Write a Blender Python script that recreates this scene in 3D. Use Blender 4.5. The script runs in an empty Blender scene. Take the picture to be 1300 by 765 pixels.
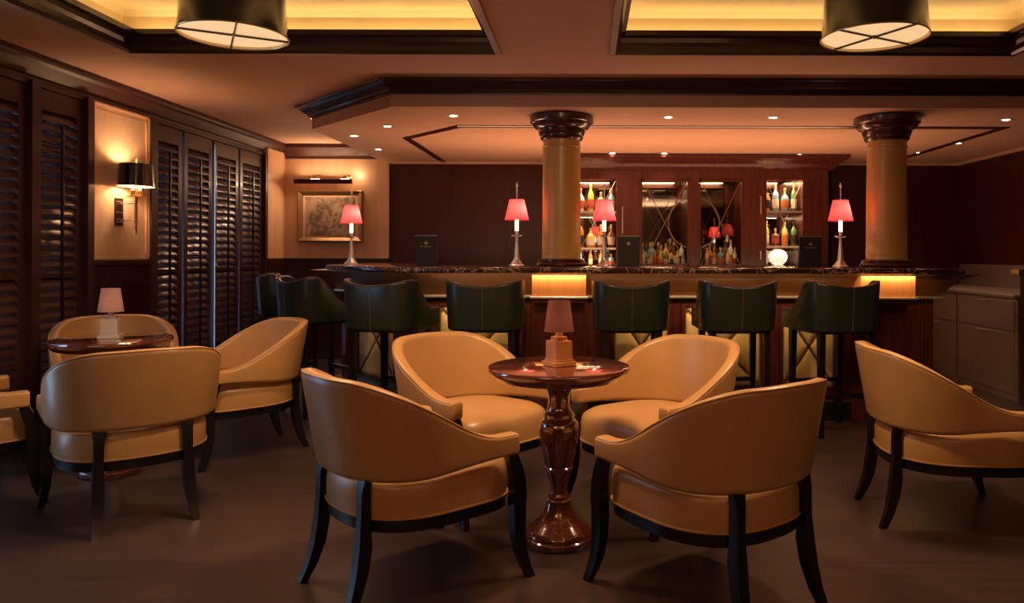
import bpy, bmesh, math, random
from mathutils import Vector, Matrix
random.seed(7)
PI = math.pi
C = bpy.context.scene.collection
sc = bpy.context.scene

# ---------------------------------------------------------------- camera, world, exposure
F = 940.0; VX = 745.0; VY = 322.0; EYE = 1.2
cam_d = bpy.data.cameras.new('camera'); cam = bpy.data.objects.new('camera', cam_d); C.objects.link(cam)
cam.location = (0, 0, EYE); cam.rotation_euler = (PI/2, -0.003, 0)
cam_d.sensor_width = 36; cam_d.lens = F/1300*36
cam_d.shift_x = (650-VX)/1300; cam_d.shift_y = (VY-382.5)/1300
cam_d.clip_start = 0.05
sc.camera = cam
w = bpy.data.worlds.new('world'); sc.world = w; w.use_nodes = True
w.node_tree.nodes['Background'].inputs[0].default_value = (0.30, 0.52, 0.85, 1)
w.node_tree.nodes['Background'].inputs[1].default_value = 9.0
sc.view_settings.view_transform = 'Standard'; sc.view_settings.look = 'None'
sc.view_settings.gamma = 1; sc.view_settings.use_curve_mapping = False
sc.view_settings.exposure = 0.0

CEIL = 2.43; SOFF = 2.247; BACK = 8.45; LW = -3.52; RW = 4.24; NEAR = -2.6
WARM = (1.0, 0.50, 0.26); WARM2 = (1.0, 0.62, 0.36)

def P(px, py=None, D=1.0, z=None):
    """point at a pixel and depth"""
    x = (px-VX)/F*D
    if z is None: z = EYE-(py-VY)/F*D
    return Vector((x, D, z))

def area(name, loc, sx, sy, power, col, rot=(0,0,0), spread=PI):
    l = bpy.data.lights.new(name, 'AREA'); l.shape = 'RECTANGLE'; l.size = sx; l.size_y = sy
    l.energy = power; l.color = col; l.spread = spread
    o = bpy.data.objects.new(name, l); C.objects.link(o); o.location = loc; o.rotation_euler = rot
    return o
def point(name, loc, power, col, r=0.02, parent=None):
    l = bpy.data.lights.new(name, 'POINT'); l.energy = power; l.color = col; l.shadow_soft_size = r
    o = bpy.data.objects.new(name, l); C.objects.link(o); o.location = loc
    if parent: o.parent = parent
    return o
def spot(name, loc, power, col, ang=1.6, blend=0.6, rot=(0,0,0), r=0.03, parent=None):
    l = bpy.data.lights.new(name, 'SPOT'); l.energy = power; l.color = col; l.spot_size = ang; l.spot_blend = blend
    l.shadow_soft_size = r
    o = bpy.data.objects.new(name, l); C.objects.link(o); o.location = loc; o.rotation_euler = rot
    if parent: o.parent = parent
    return o

# added warm fill, unseen: behind the camera, above the middle table, and shining up
area('room_fill', (-1.4, -0.6, 2.36), 1.2, 1.2, 17, WARM2)
area('room_fill', (1.6, -0.6, 2.36), 1.2, 1.2, 15, WARM2)
area('room_fill', (-0.2, 2.9, 2.40), 0.3, 0.3, 42, WARM2)
area('uplight_fill', (0.2, -1.2, 1.4), 4.0, 1.2, 60, WARM, rot=(PI, 0, 0))
# upward fill added behind the bar to brighten the soffit
area('soffit_fill', (0.6, 6.85, 1.0), 4.0, 0.25, 56, WARM, rot=(PI, 0, 0))
# unseen cool fill added from behind left, standing in for dusk window light
area('daylight_fill', (-2.5, 0.1, 1.0), 1.2, 1.2, 1.6, (0.45, 0.68, 1.0), rot=(PI/2-0.25, 0, 0.2), spread=1.4)

# ---------------------------------------------------------------- materials
def newmat(name):
    m = bpy.data.materials.new(name); m.use_nodes = True
    nt = m.node_tree; b = nt.nodes['Principled BSDF']
    return m, nt, b
def plain(name, col, rough=0.5, metal=0.0, spec=None, bump=0.0, bscale=60, coat=0.0):
    m, nt, b = newmat(name)
    b.inputs['Base Color'].default_value = (*col, 1); b.inputs['Roughness'].default_value = rough
    b.inputs['Metallic'].default_value = metal
    if spec is not None: b.inputs['Specular IOR Level'].default_value = spec
    if coat: b.inputs['Coat Weight'].default_value = coat; b.inputs['Coat Roughness'].default_value = 0.12
    tc = nt.nodes.new('ShaderNodeTexCoord')
    n = nt.nodes.new('ShaderNodeTexNoise'); n.inputs['Scale'].default_value = bscale; n.inputs['Detail'].default_value = 3
    nt.links.new(tc.outputs['Object'], n.inputs['Vector'])
    mx = nt.nodes.new('ShaderNodeMixRGB'); mx.blend_type = 'MULTIPLY'; mx.inputs[0].default_value = 0.18
    mx.inputs[1].default_value = (*col, 1); nt.links.new(n.outputs['Fac'], mx.inputs[2])
    nt.links.new(mx.outputs[0], b.inputs['Base Color'])
    if bump:
        bp = nt.nodes.new('ShaderNodeBump'); bp.inputs['Strength'].default_value = bump; bp.inputs['Distance'].default_value = 0.002
        nt.links.new(n.outputs['Fac'], bp.inputs['Height']); nt.links.new(bp.outputs[0], b.inputs['Normal'])
    return m
def wood(name, c1, c2, rough=0.3, scale=(14, 14, 1.2), coat=0.3, spec=0.5, crough=0.15):
    m, nt, b = newmat(name)
    tc = nt.nodes.new('ShaderNodeTexCoord'); mp = nt.nodes.new('ShaderNodeMapping')
    mp.inputs['Scale'].default_value = scale
    nt.links.new(tc.outputs['Object'], mp.inputs['Vector'])
    n = nt.nodes.new('ShaderNodeTexNoise'); n.inputs['Scale'].default_value = 2.2; n.inputs['Detail'].default_value = 6
    n.inputs['Distortion'].default_value = 0.6
    nt.links.new(mp.outputs[0], n.inputs['Vector'])
    r = nt.nodes.new('ShaderNodeValToRGB'); r.color_ramp.elements[0].position = 0.3; r.color_ramp.elements[1].position = 0.7
    r.color_ramp.elements[0].color = (*c1, 1); r.color_ramp.elements[1].color = (*c2, 1)
    nt.links.new(n.outputs['Fac'], r.inputs[0]); nt.links.new(r.outputs[0], b.inputs['Base Color'])
    b.inputs['Roughness'].default_value = rough; b.inputs['Coat Weight'].default_value = coat
    b.inputs['Coat Roughness'].default_value = crough; b.inputs['Coat IOR'].default_value = 1.9 if crough < 0.1 else 1.5; b.inputs['Specular IOR Level'].default_value = spec
    return m
def emit(name, col, s):
    m, nt, b = newmat(name)
    b.inputs['Base Color'].default_value = (*col, 1)
    b.inputs['Emission Color'].default_value = (*col, 1); b.inputs['Emission Strength'].default_value = s
    return m
def fabric(name, col, trans, rough=0.9, scale=350, tw=0.6):
    m, nt, b = newmat(name)
    out = nt.nodes['Material Output']
    tc = nt.nodes.new('ShaderNodeTexCoord')
    n = nt.nodes.new('ShaderNodeTexNoise'); n.inputs['Scale'].default_value = scale; n.inputs['Detail'].default_value = 4
    nt.links.new(tc.outputs['Object'], n.inputs['Vector'])
    r = nt.nodes.new('ShaderNodeValToRGB'); r.color_ramp.elements[0].position = 0.35; r.color_ramp.elements[1].position = 0.65
    r.color_ramp.elements[0].color = (*[c*0.75 for c in trans], 1); r.color_ramp.elements[1].color = (*trans, 1)
    nt.links.new(n.outputs['Fac'], r.inputs[0])
    b.inputs['Base Color'].default_value = (*col, 1); b.inputs['Roughness'].default_value = rough
    t = nt.nodes.new('ShaderNodeBsdfTranslucent'); nt.links.new(r.outputs[0], t.inputs[0])
    mx = nt.nodes.new('ShaderNodeMixShader'); mx.inputs[0].default_value = tw
    nt.links.new(b.outputs[0], mx.inputs[1]); nt.links.new(t.outputs[0], mx.inputs[2])
    nt.links.new(mx.outputs[0], out.inputs[0])
    return m
def glassy(name, col=(1,1,1), gloss=0.12, rough=0.03):
    m, nt, b = newmat(name); out = nt.nodes['Material Output']
    t = nt.nodes.new('ShaderNodeBsdfTransparent'); t.inputs[0].default_value = (*col, 1)
    g = nt.nodes.new('ShaderNodeBsdfGlossy'); g.inputs['Roughness'].default_value = rough
    f = nt.nodes.new('ShaderNodeFresnel'); f.inputs[0].default_value = 1.45
    ma = nt.nodes.new('ShaderNodeMath'); ma.operation = 'ADD'; ma.inputs[1].default_value = gloss
    nt.links.new(f.outputs[0], ma.inputs[0])
    mx = nt.nodes.new('ShaderNodeMixShader'); nt.links.new(ma.outputs[0], mx.inputs[0])
    nt.links.new(t.outputs[0], mx.inputs[1]); nt.links.new(g.outputs[0], mx.inputs[2]); nt.links.new(mx.outputs[0], out.inputs[0])
    return m
def leather(name, col, rough=0.4):
    m, nt, b = newmat(name)
    tc = nt.nodes.new('ShaderNodeTexCoord')
    n = nt.nodes.new('ShaderNodeTexNoise'); n.inputs['Scale'].default_value = 5; n.inputs['Detail'].default_value = 4
    v = nt.nodes.new('ShaderNodeTexVoronoi'); v.inputs['Scale'].default_value = 240
    nt.links.new(tc.outputs['Object'], n.inputs['Vector']); nt.links.new(tc.outputs['Object'], v.inputs['Vector'])
    r = nt.nodes.new('ShaderNodeValToRGB'); r.color_ramp.elements[0].position = 0.3; r.color_ramp.elements[1].position = 0.75
    r.color_ramp.elements[0].color = (*[c*0.86 for c in col], 1); r.color_ramp.elements[1].color = (*col, 1)
    nt.links.new(n.outputs['Fac'], r.inputs[0]); nt.links.new(r.outputs[0], b.inputs['Base Color'])
    b.inputs['Roughness'].default_value = rough
    bp = nt.nodes.new('ShaderNodeBump'); bp.inputs['Strength'].default_value = 0.12; bp.inputs['Distance'].default_value = 0.001
    nt.links.new(v.outputs['Distance'], bp.inputs['Height'])
    n2 = nt.nodes.new('ShaderNodeTexNoise'); n2.inputs['Scale'].default_value = 9; n2.inputs['Detail'].default_value = 2
    nt.links.new(tc.outputs['Object'], n2.inputs['Vector'])
    bp2 = nt.nodes.new('ShaderNodeBump'); bp2.inputs['Strength'].default_value = 0.25; bp2.inputs['Distance'].default_value = 0.012
    nt.links.new(n2.outputs['Fac'], bp2.inputs['Height']); nt.links.new(bp.outputs[0], bp2.inputs['Normal'])
    nt.links.new(bp2.outputs[0], b.inputs['Normal'])
    return m

M = {}
M['leather'] = leather('tan_leather', (0.47, 0.255, 0.092), 0.34)
M['green'] = leather('dark_green_leather', (0.018, 0.023, 0.014), 0.28)
M['black_wood'] = wood('ebonised_wood', (0.004, 0.003, 0.003), (0.007, 0.005, 0.005), 0.32, coat=0.1)
M['mahog'] = wood('mahogany', (0.050, 0.010, 0.008), (0.092, 0.021, 0.013), 0.26)
M['mahog_dark'] = wood('dark_mahogany', (0.028, 0.007, 0.005), (0.055, 0.014, 0.009), 0.3)
M['wine_wall'] = wood('wine_wall_panelling', (0.042, 0.005, 0.006), (0.062, 0.008, 0.009), 0.4, (9, 9, 0.6), coat=0.1)
M['table_wood'] = wood('polished_mahogany', (0.075, 0.014, 0.008), (0.13, 0.03, 0.014), 0.12, (8, 8, 3), coat=1.0, crough=0.04)
M['shutter'] = wood('shutter_wood', (0.036, 0.011, 0.008), (0.060, 0.020, 0.013), 0.42)
M['crown'] = wood('crown_moulding_wood', (0.050, 0.013, 0.010), (0.075, 0.020, 0.014), 0.5, (8, 8, 8), coat=0.0)
M['piping'] = plain('brown_leather_piping', (0.11, 0.06, 0.045), 0.35)
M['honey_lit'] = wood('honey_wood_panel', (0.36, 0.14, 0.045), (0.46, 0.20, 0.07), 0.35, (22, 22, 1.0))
M['seam'] = plain('brown_leather_band', (0.17, 0.10, 0.035), 0.5)
M['cornice'] = wood('dark_cornice_wood', (0.020, 0.007, 0.006), (0.035, 0.012, 0.009), 0.32, (3, 14, 14))
M['plaster'] = plain('cream_ceiling_plaster', (0.62, 0.37, 0.25), 0.85, bscale=5)
M['gold'] = plain('gold_painted_coffer', (0.52, 0.36, 0.17), 0.6, bscale=4)
M['wall'] = wood('honey_wall_veneer', (0.60, 0.36, 0.20), (0.70, 0.45, 0.27), 0.45, (7, 7, 0.6), coat=0.1)
M['brass'] = plain('aged_brass', (0.62, 0.40, 0.20), 0.28, 1.0, bscale=20)
M['silver'] = plain('polished_nickel', (0.90, 0.82, 0.76), 0.3, 0.85, bscale=20)
M['steel'] = plain('brushed_steel', (0.46, 0.36, 0.31), 0.45, 0.75, bscale=8)
M['black_lac'] = plain('black_lacquer', (0.008, 0.007, 0.006), 0.12, coat=0.8)
M['lin'] = plain('cream_shade_lining', (0.85, 0.70, 0.45), 0.8)
M['red_fab'] = fabric('red_shade_fabric', (0.60, 0.045, 0.07), (0.95, 0.15, 0.19))
M['pink_fab'] = fabric('dusky_linen_shade', (0.15, 0.06, 0.045), (0.42, 0.17, 0.12), scale=160, tw=0.5)
M['tan_base'] = plain('tan_lamp_base', (0.60, 0.24, 0.07), 0.4, bscale=9)
M['stone_base'] = plain('pale_marble_lamp_base', (0.45, 0.36, 0.26), 0.3, bscale=12)
M['candle'] = emit('lit_candle_tube', (1.0, 0.62, 0.32), 5)
M['drum_glow'] = emit('glowing_drum_disc', (1.0, 0.68, 0.34), 0.8)
M['spot'] = emit('downlight_lamp', (1.0, 0.74, 0.50), 20)
M['cove'] = plain('bronze_cove_lacquer', (0.20, 0.085, 0.028), 0.30, 0.3, bscale=3)
M['cream'] = leather('cream_gold_leather', (0.80, 0.62, 0.26), 0.45)
M['gilt'] = plain('gilt_frame', (0.30, 0.18, 0.09), 0.35, 0.6, bscale=30)
M['card'] = plain('black_menu_card', (0.012, 0.009, 0.008), 0.5)
M['goldink'] = plain('gold_ink', (0.75, 0.52, 0.28), 0.4, 0.6)
M['glass'] = glassy('clear_glass', (0.95, 0.95, 0.93), 0.03)
M['mirror'] = plain('smoked_mirror', (0.55, 0.48, 0.42), 0.03, 1.0, bscale=2)
M['white_glass'] = emit('lit_white_glass', (1.0, 0.82, 0.60), 0.9)

def floor_mat():
    m, nt, b = newmat('dark_oak_boards')
    tc = nt.nodes.new('ShaderNodeTexCoord')
    br = nt.nodes.new('ShaderNodeTexBrick'); br.inputs['Scale'].default_value = 1; br.inputs['Brick Width'].default_value = 1.8
    br.inputs['Row Height'].default_value = 0.16; br.inputs['Mortar Size'].default_value = 0.0015
    br.inputs['Color1'].default_value = (0.055, 0.033, 0.028, 1); br.inputs['Color2'].default_value = (0.072, 0.044, 0.037, 1)
    br.inputs['Mortar'].default_value = (0.035, 0.023, 0.018, 1); br.offset = 0.37
    nt.links.new(tc.outputs['Object'], br.inputs['Vector'])
    mp = nt.nodes.new('ShaderNodeMapping'); mp.inputs['Scale'].default_value = (1.2, 16, 1)
    nt.links.new(tc.outputs['Object'], mp.inputs['Vector'])
    n = nt.nodes.new('ShaderNodeTexNoise'); n.inputs['Scale'].default_value = 2; n.inputs['Detail'].default_value = 6
    nt.links.new(mp.outputs[0], n.inputs['Vector'])
    mx = nt.nodes.new('ShaderNodeMixRGB'); mx.blend_type = 'MULTIPLY'; mx.inputs[0].default_value = 0.6
    nt.links.new(br.outputs['Color'], mx.inputs[1]); nt.links.new(n.outputs['Fac'], mx.inputs[2])
    nt.links.new(mx.outputs[0], b.inputs['Base Color'])
    b.inputs['Roughness'].default_value = 0.34
    bp = nt.nodes.new('ShaderNodeBump'); bp.inputs['Strength'].default_value = 0.15; bp.inputs['Distance'].default_value = 0.003
    nt.links.new(n.outputs['Fac'], bp.inputs['Height']); nt.links.new(bp.outputs[0], b.inputs['Normal'])
    return m
M['floor'] = floor_mat()
def marble_mat():
    m, nt, b = newmat('dark_veined_marble')
    tc = nt.nodes.new('ShaderNodeTexCoord')
    n = nt.nodes.new('ShaderNodeTexNoise'); n.inputs['Scale'].default_value = 5; n.inputs['Detail'].default_value = 8; n.inputs['Distortion'].default_value = 2.2
    nt.links.new(tc.outputs['Object'], n.inputs['Vector'])
    r = nt.nodes.new('ShaderNodeValToRGB')
    e = r.color_ramp.elements; e[0].position = 0.0; e[0].color = (0.030, 0.012, 0.009, 1); e[1].position = 1; e[1].color = (0.06, 0.024, 0.016, 1)
    for p, c in ((0.49, (0.035, 0.014, 0.010)), (0.515, (0.42, 0.25, 0.17)), (0.54, (0.04, 0.016, 0.011)), (0.62, (0.06, 0.024, 0.016)), (0.635, (0.25, 0.14, 0.09)), (0.65, (0.05, 0.02, 0.014))):
        k = e.new(p); k.color = (*c, 1)
    nt.links.new(n.outputs['Fac'], r.inputs[0]); nt.links.new(r.outputs[0], b.inputs['Base Color'])
    b.inputs['Roughness'].default_value = 0.12
    return m
M['marble'] = marble_mat()
def art_mat():
    m, nt, b = newmat('grey_brown_map_print')
    tc = nt.nodes.new('ShaderNodeTexCoord')
    n = nt.nodes.new('ShaderNodeTexNoise'); n.inputs['Scale'].default_value = 9; n.inputs['Detail'].default_value = 9; n.inputs['Distortion'].default_value = 1.2
    nt.links.new(tc.outputs['Object'], n.inputs['Vector'])
    r = nt.nodes.new('ShaderNodeValToRGB'); e = r.color_ramp.elements
    e[0].position = 0.40; e[0].color = (0.14, 0.09, 0.06, 1); e[1].position = 0.55; e[1].color = (0.36, 0.25, 0.17, 1)
    nt.links.new(n.outputs['Fac'], r.inputs[0]); nt.links.new(r.outputs[0], b.inputs['Base Color'])
    b.inputs['Roughness'].default_value = 0.35
    return m
M['art'] = art_mat()
def panel_mat():
    m = wood('burr_veneer', (0.58, 0.40, 0.26), (0.72, 0.52, 0.35), 0.35, (3, 5, 2), coat=0.2)
    return m
M['burr'] = panel_mat()

# ---------------------------------------------------------------- mesh helpers
class MB:
    def __init__(s): s.bm = bmesh.new()
    def box(s, x0, x1, y0, y1, z0, z1, bev=0.0, mat=None):
        r = bmesh.ops.create_cube(s.bm, size=1)
        vs = r['verts']
        for v in vs:
            v.co = Vector(((x0+x1)/2+v.co.x*abs(x1-x0), (y0+y1)/2+v.co.y*abs(y1-y0), (z0+z1)/2+v.co.z*abs(z1-z0)))
        if bev:
            es = list({e for v in vs for e in v.link_edges})
            g = bmesh.ops.bevel(s.bm, geom=es, offset=bev, segments=2, affect='EDGES', profile=0.6)
            vs = list({v for f in g['faces'] for v in f.verts} | {v for v in vs if v.is_valid})
        if mat is not None:
            for v in vs:
                if v.is_valid: v.co = mat @ v.co
        return s
    def lathe(s, prof, seg=32, cx=0, cy=0, cap=True, sx=1, sy=1):
        rings = []
        for r, z in prof:
            rings.append([s.bm.verts.new((cx+r*sx*math.cos(2*PI*i/seg), cy+r*sy*math.sin(2*PI*i/seg), z)) for i in range(seg)])
        for a, b in zip(rings, rings[1:]):
            for i in range(seg):
                s.bm.faces.new((a[i], a[(i+1) % seg], b[(i+1) % seg], b[i]))
        if cap:
            s.bm.faces.new(rings[0][::-1]); s.bm.faces.new(rings[-1])
        return s
    def rings(s, rings, cap=True, closed=True):
        vr = [[s.bm.verts.new(p) for p in r] for r in rings]
        for a, b in zip(vr, vr[1:]):
            n = len(a)
            for i in range(n if closed else n-1):
                s.bm.faces.new((a[i], a[(i+1) % n], b[(i+1) % n], b[i]))
        if cap: s.bm.faces.new(vr[0][::-1]); s.bm.faces.new(vr[-1])
        return s
    def tube(s, pts, r, seg=8, cap=True, closed=False):
        pts = [Vector(p) for p in pts]; n = len(pts); rs = []
        rad = r if isinstance(r, (list, tuple)) else [r]*n
        up = None
        for i, p in enumerate(pts):
            if closed: t = pts[(i+1) % n]-pts[i-1]
            else: t = pts[min(i+1, n-1)]-pts[max(i-1, 0)]
            t.normalize()
            if up is None:
                up = Vector((0, 0, 1)) if abs(t.z) < 0.9 else Vector((1, 0, 0))
            u = (up-t*up.dot(t)); u.normalize(); up = u; v = t.cross(u)
            rs.append([p+(u*math.cos(2*PI*k/seg)+v*math.sin(2*PI*k/seg))*rad[i] for k in range(seg)])
        if closed:
            rs.append(rs[0]); return s.rings(rs, cap=False)
        return s.rings(rs, cap)
    def bar(s, pts, sizes, axis=(1, 0, 0)):
        """square section limb through pts; sizes = (wx, wy) per point"""
        rs = []
        for p, (a, b) in zip(pts, sizes):
            x, y, z = p
            rs.append([Vector((x-a, y-b, z)), Vector((x+a, y-b, z)), Vector((x+a, y+b, z)), Vector((x-a, y+b, z))])
        return s.rings(rs)
    def prism(s, poly, z0, z1, bev=0.0):
        a = [s.bm.verts.new((x, y, z0)) for x, y in poly]; b = [s.bm.verts.new((x, y, z1)) for x, y in poly]
        n = len(poly); fs = []
        fs.append(s.bm.faces.new(a[::-1])); fs.append(s.bm.faces.new(b))
        for i in range(n): fs.append(s.bm.faces.new((a[i], a[(i+1) % n], b[(i+1) % n], b[i])))
        if bev:
            es = [e for f in fs[:2] for e in f.edges]
            bmesh.ops.bevel(s.bm, geom=es, offset=bev, segments=3, affect='EDGES', profile=0.5)
        return s
    def sweep(s, path, prof, closed=False, cap=True):
        """sweep profile [(outward offset, z)] along plan path with mitred corners; outward = right of travel"""
        n = len(path); rs = []
        for i in range(n):
            p = Vector((*path[i], 0)).xy
            def nrm(a, b):
                d = Vector(b)-Vector(a); d.normalize(); return Vector((d.y, -d.x))
            if closed or 0 < i < n-1:
                n1 = nrm(path[i-1], path[i]); n2 = nrm(path[i], path[(i+1) % n])
                m = n1+n2; m.normalize(); m = m/max(0.2, m.dot(n1))
            elif i == 0: m = nrm(path[0], path[1])
            else: m = nrm(path[-2], path[-1])
            rs.append([Vector((p.x+m.x*o, p.y+m.y*o, z)) for o, z in prof])
        if closed: rs.append(rs[0]); return s.rings(rs, cap=False)
        return s.rings(rs, cap)
    def xf(s, mat):
        for v in s.bm.verts: v.co = mat @ v.co
        return s
    def build(s, name, mat, parent=None, smooth=False, **props):
        bmesh.ops.recalc_face_normals(s.bm, faces=s.bm.faces)
        me = bpy.data.meshes.new(name); s.bm.to_mesh(me); s.bm.free()
        me.materials.append(mat)
        if smooth:
            for p in me.polygons: p.use_smooth = True
            try: me.set_sharp_from_angle(angle=math.radians(38))
            except Exception: pass
        o = bpy.data.objects.new(name, me); C.objects.link(o)
        if parent: o.parent = parent
        for k, v in props.items(): o[k] = v
        return o
def thing(name, label, cat, loc=(0, 0, 0), rz=0, group=None):
    o = bpy.data.objects.new(name, None); C.objects.link(o); o.empty_display_size = 0.05
    o.location = loc; o.rotation_euler = (0, 0, rz); o['label'] = label; o['category'] = cat
    if group: o['group'] = group
    return o
def struct(o): o['kind'] = 'structure'; return o
def dup(root, loc, rz, label, group=None):
    def cp(o, par):
        c = o.copy(); C.objects.link(c)
        if par is not None:
            c.parent = par; c.matrix_parent_inverse = o.matrix_parent_inverse.copy()
        for ch in o.children: cp(ch, c)
        return c
    r = cp(root, None); r.location = loc; r.rotation_euler = (0, 0, rz); r['label'] = label
    if group: r['group'] = group
    return r
def smooth(t): t = max(0.0, min(1.0, t)); return t*t*(3-2*t)

# ================================================================= ROOM SHELL
struct(MB().box(LW-0.3, RW+0.2, NEAR-0.1, BACK+0.1, -0.08, 0).build('floor', M['floor']))
# coffers: x0, x1, y0, y1
COF = [(-2.77, -0.558, 1.35, 4.48), (0.167, 2.564, 1.35, 4.48)]
c = MB(); T = 0.07
c.box(LW-0.3, RW+0.2, 4.48, BACK+0.1, CEIL, CEIL+T)
c.box(LW-0.3, RW+0.2, NEAR-0.1, 1.35, CEIL, CEIL+T)
c.box(LW-0.3, -2.77, 1.35, 4.48, CEIL, CEIL+T); c.box(-0.558, 0.167, 1.35, 4.48, CEIL, CEIL+T); c.box(2.564, RW+0.2, 1.35, 4.48, CEIL, CEIL+T)
struct(c.build('ceiling', M['plaster']))
for (x0, x1, y0, y1) in COF:
    g = 0.11; zt = 2.69
    c = MB()
    c.box(x0-g, x1+g, y0-g, y1+g, zt, zt+0.05)
    c.box(x0-g-0.04, x0-g, y0-g, y1+g, CEIL+T, zt); c.box(x1+g, x1+g+0.04, y0-g, y1+g, CEIL+T, zt)
    c.box(x0-g, x1+g, y0-g-0.04, y0-g, CEIL+T, zt); c.box(x0-g, x1+g, y1+g, y1+g+0.04, CEIL+T, zt)
    # coved inner step
    c.sweep([(x0-g, y0-g), (x1+g, y0-g), (x1+g, y1+g), (x0-g, y1+g)], [(0, zt), (0, zt-0.03), (-0.01, zt-0.02), (-0.03, zt)], closed=True)
    struct(c.build('ceiling', M['gold']))
    # lip moulding: path anticlockwise, inside is left of travel -> negative outward
    prof = [(0.0, CEIL-0.0), (0.035, CEIL-0.012), (0.035, CEIL-0.02), (0.0, CEIL-0.026), (-0.012, CEIL-0.012), (-0.016, CEIL+0.02), (-0.03, CEIL+0.04), (-0.036, CEIL+0.065), (-0.06, CEIL+0.075), (-0.06, CEIL+0.105), (-0.045, CEIL+0.105), (-0.02, CEIL+0.07), (0.0, CEIL+0.03)]
    struct(MB().sweep([(x0, y0), (x1, y0), (x1, y1), (x0, y1)], prof, closed=True).build('trim_1', M['cornice']))
    L = y1-y0; W = x1-x0; ccol = (1.0, 0.74, 0.36)
    zc = CEIL+T+0.02
    area('cove_light', (x0-0.06, (y0+y1)/2, zc), 0.04, L, 5.6, ccol, rot=(PI, 0, 0))
    area('cove_light', (x1+0.06, (y0+y1)/2, zc), 0.04, L, 5.6, ccol, rot=(PI, 0, 0))
    area('cove_light', ((x0+x1)/2, y1+0.06, zc), W, 0.04, 5.8, ccol, rot=(PI, 0, 0))
    area('cove_light', ((x0+x1)/2, y0-0.06, zc), W, 0.04, 4, ccol, rot=(PI, 0, 0))

# walls
SY = [(2.9, 3.42), (3.46, 3.98), (4.05, 4.585), (4.66, 5.10), (5.93, 6.35), (6.39, 6.86), (6.90, 7.38), (7.42, 7.92)]   # shutter leaves along the left wall
wl = MB(); X0, X1 = LW-0.2, LW
openings = [(2.85, 5.14), (5.90, 7.95)]
ys = [NEAR, 2.85, 5.14, 5.90, 7.95, BACK]
for a, b in ((NEAR, 2.85), (5.14, 5.90), (7.95, BACK)): wl.box(X0, X1, a, b, 0, CEIL)
for a, b in openings:
    wl.box(X0, X1, a, b, 0, 0.10); wl.box(X0, X1, a, b, 2.25, CEIL)
struct(wl.build('wall_left', M['mahog_dark']))
for k, (a, b) in enumerate(openings):
    fr = MB()
    for yy in (a, (a+b)/2-0.03, b-0.06): fr.box(X0+0.02, X0+0.08, yy, yy+0.06, 0.10, 2.25)
    fr.box(X0+0.02, X0+0.08, a, b, 0.10, 0.16); fr.box(X0+0.02, X0+0.08, a, b, 2.19, 2.25)
    wo = struct(fr.build('window_%d' % (k+1), M['mahog_dark']))
    MB().box(X0+0.045, X0+0.053, a+0.02, b-0.02, 0.12, 2.23).build('window_pane', M['glass'], wo)
struct(MB().box(LW-0.2, RW+0.2, BACK, BACK+0.1, 0, CEIL).build('wall_back', M['wine_wall']))
struct(MB().box(RW, RW+0.1, NEAR, BACK, 0, CEIL).build('wall_right', M['wine_wall']))
struct(MB().box(LW-0.2, RW+0.2, NEAR-0.1, NEAR, 0, CEIL).build('wall_front', M['mahog_dark']))
# honey veneer facing on the back wall, left of the bar, and the return pier at the end of the shutters
struct(MB().box(LW, -2.256, BACK-0.02, BACK, 1.13, 2.33).build('wall_back_veneer', M['wall']))
struct(MB().box(LW, LW+0.085, 7.97, BACK-0.02, 1.13, 2.33).build('wall_left_pier', M['wall']))
b = MB()
b.box(LW, -2.256, BACK-0.05, BACK, 0, 1.10); b.box(LW, -2.256, BACK-0.07, BACK, 1.10, 1.14)
for xa in (-3.45, -2.85): b.box(xa, xa+0.5, BACK-0.062, BACK-0.05, 0.25, 0.98, 0.004)
struct(b.build('trim_2', M['mahog_dark']))
b = MB(); b.box(LW, LW+0.095, 7.96, BACK-0.05, 0, 1.14); struct(b.build('trim_2', M['mahog_dark']))
# left wall crown moulding and back crown
cr = [(0, 2.27), (0.03, 2.27), (0.035, 2.30), (0.05, 2.31), (0.075, 2.34), (0.10, 2.37), (0.125, 2.385), (0.13, 2.40), (0.13, CEIL-0.001), (0, CEIL-0.001)]
struct(MB().sweep([(LW, NEAR), (LW, BACK), (-2.34, BACK)], cr).build('trim_3', M['crown']))
# vertical posts between shutters on the wall, header, wainscot panel under the burr panel
b = MB()
for y0, y1 in ((4.585, 4.66), (5.10, 5.165), (5.845, 5.93), (7.92, 7.975), (3.98, 4.05)): b.box(LW, LW+0.085, y0, y1, 0, 2.27)
b.box(LW, LW+0.06, 2.85, 5.14, 2.245, 2.27); b.box(LW, LW+0.06, 5.9, 7.95, 2.245, 2.27)
struct(b.build('trim_4', M['shutter']))
b = MB()
b.box(LW, LW+0.05, 5.165, 5.845, 0.0, 1.13); b.box(LW, LW+0.075, 5.165, 5.845, 1.10, 1.15, 0.008); b.box(LW, LW+0.07, 5.165, 5.845, 0.95, 0.965)
for y0, y1, z0, z1 in ((5.27, 5.74, 0.12, 0.82),):
    b.box(LW, LW+0.062, y0, y1, z1-0.03, z1); b.box(LW, LW+0.062, y0, y1, z0, z0+0.03)
    b.box(LW, LW+0.062, y0, y0+0.03, z0, z1); b.box(LW, LW+0.062, y1-0.03, y1, z0, z1)
b.box(LW, LW+0.075, 5.165, 5.845, 0, 0.10)
struct(b.build('trim_5', M['mahog_dark']))
b = MB(); b.box(LW, LW+0.055, 5.165, 5.845, 1.15, 2.27)
struct(b.build('wall_left_panel', M['burr']))
b = MB(); e = 0.012
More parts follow.
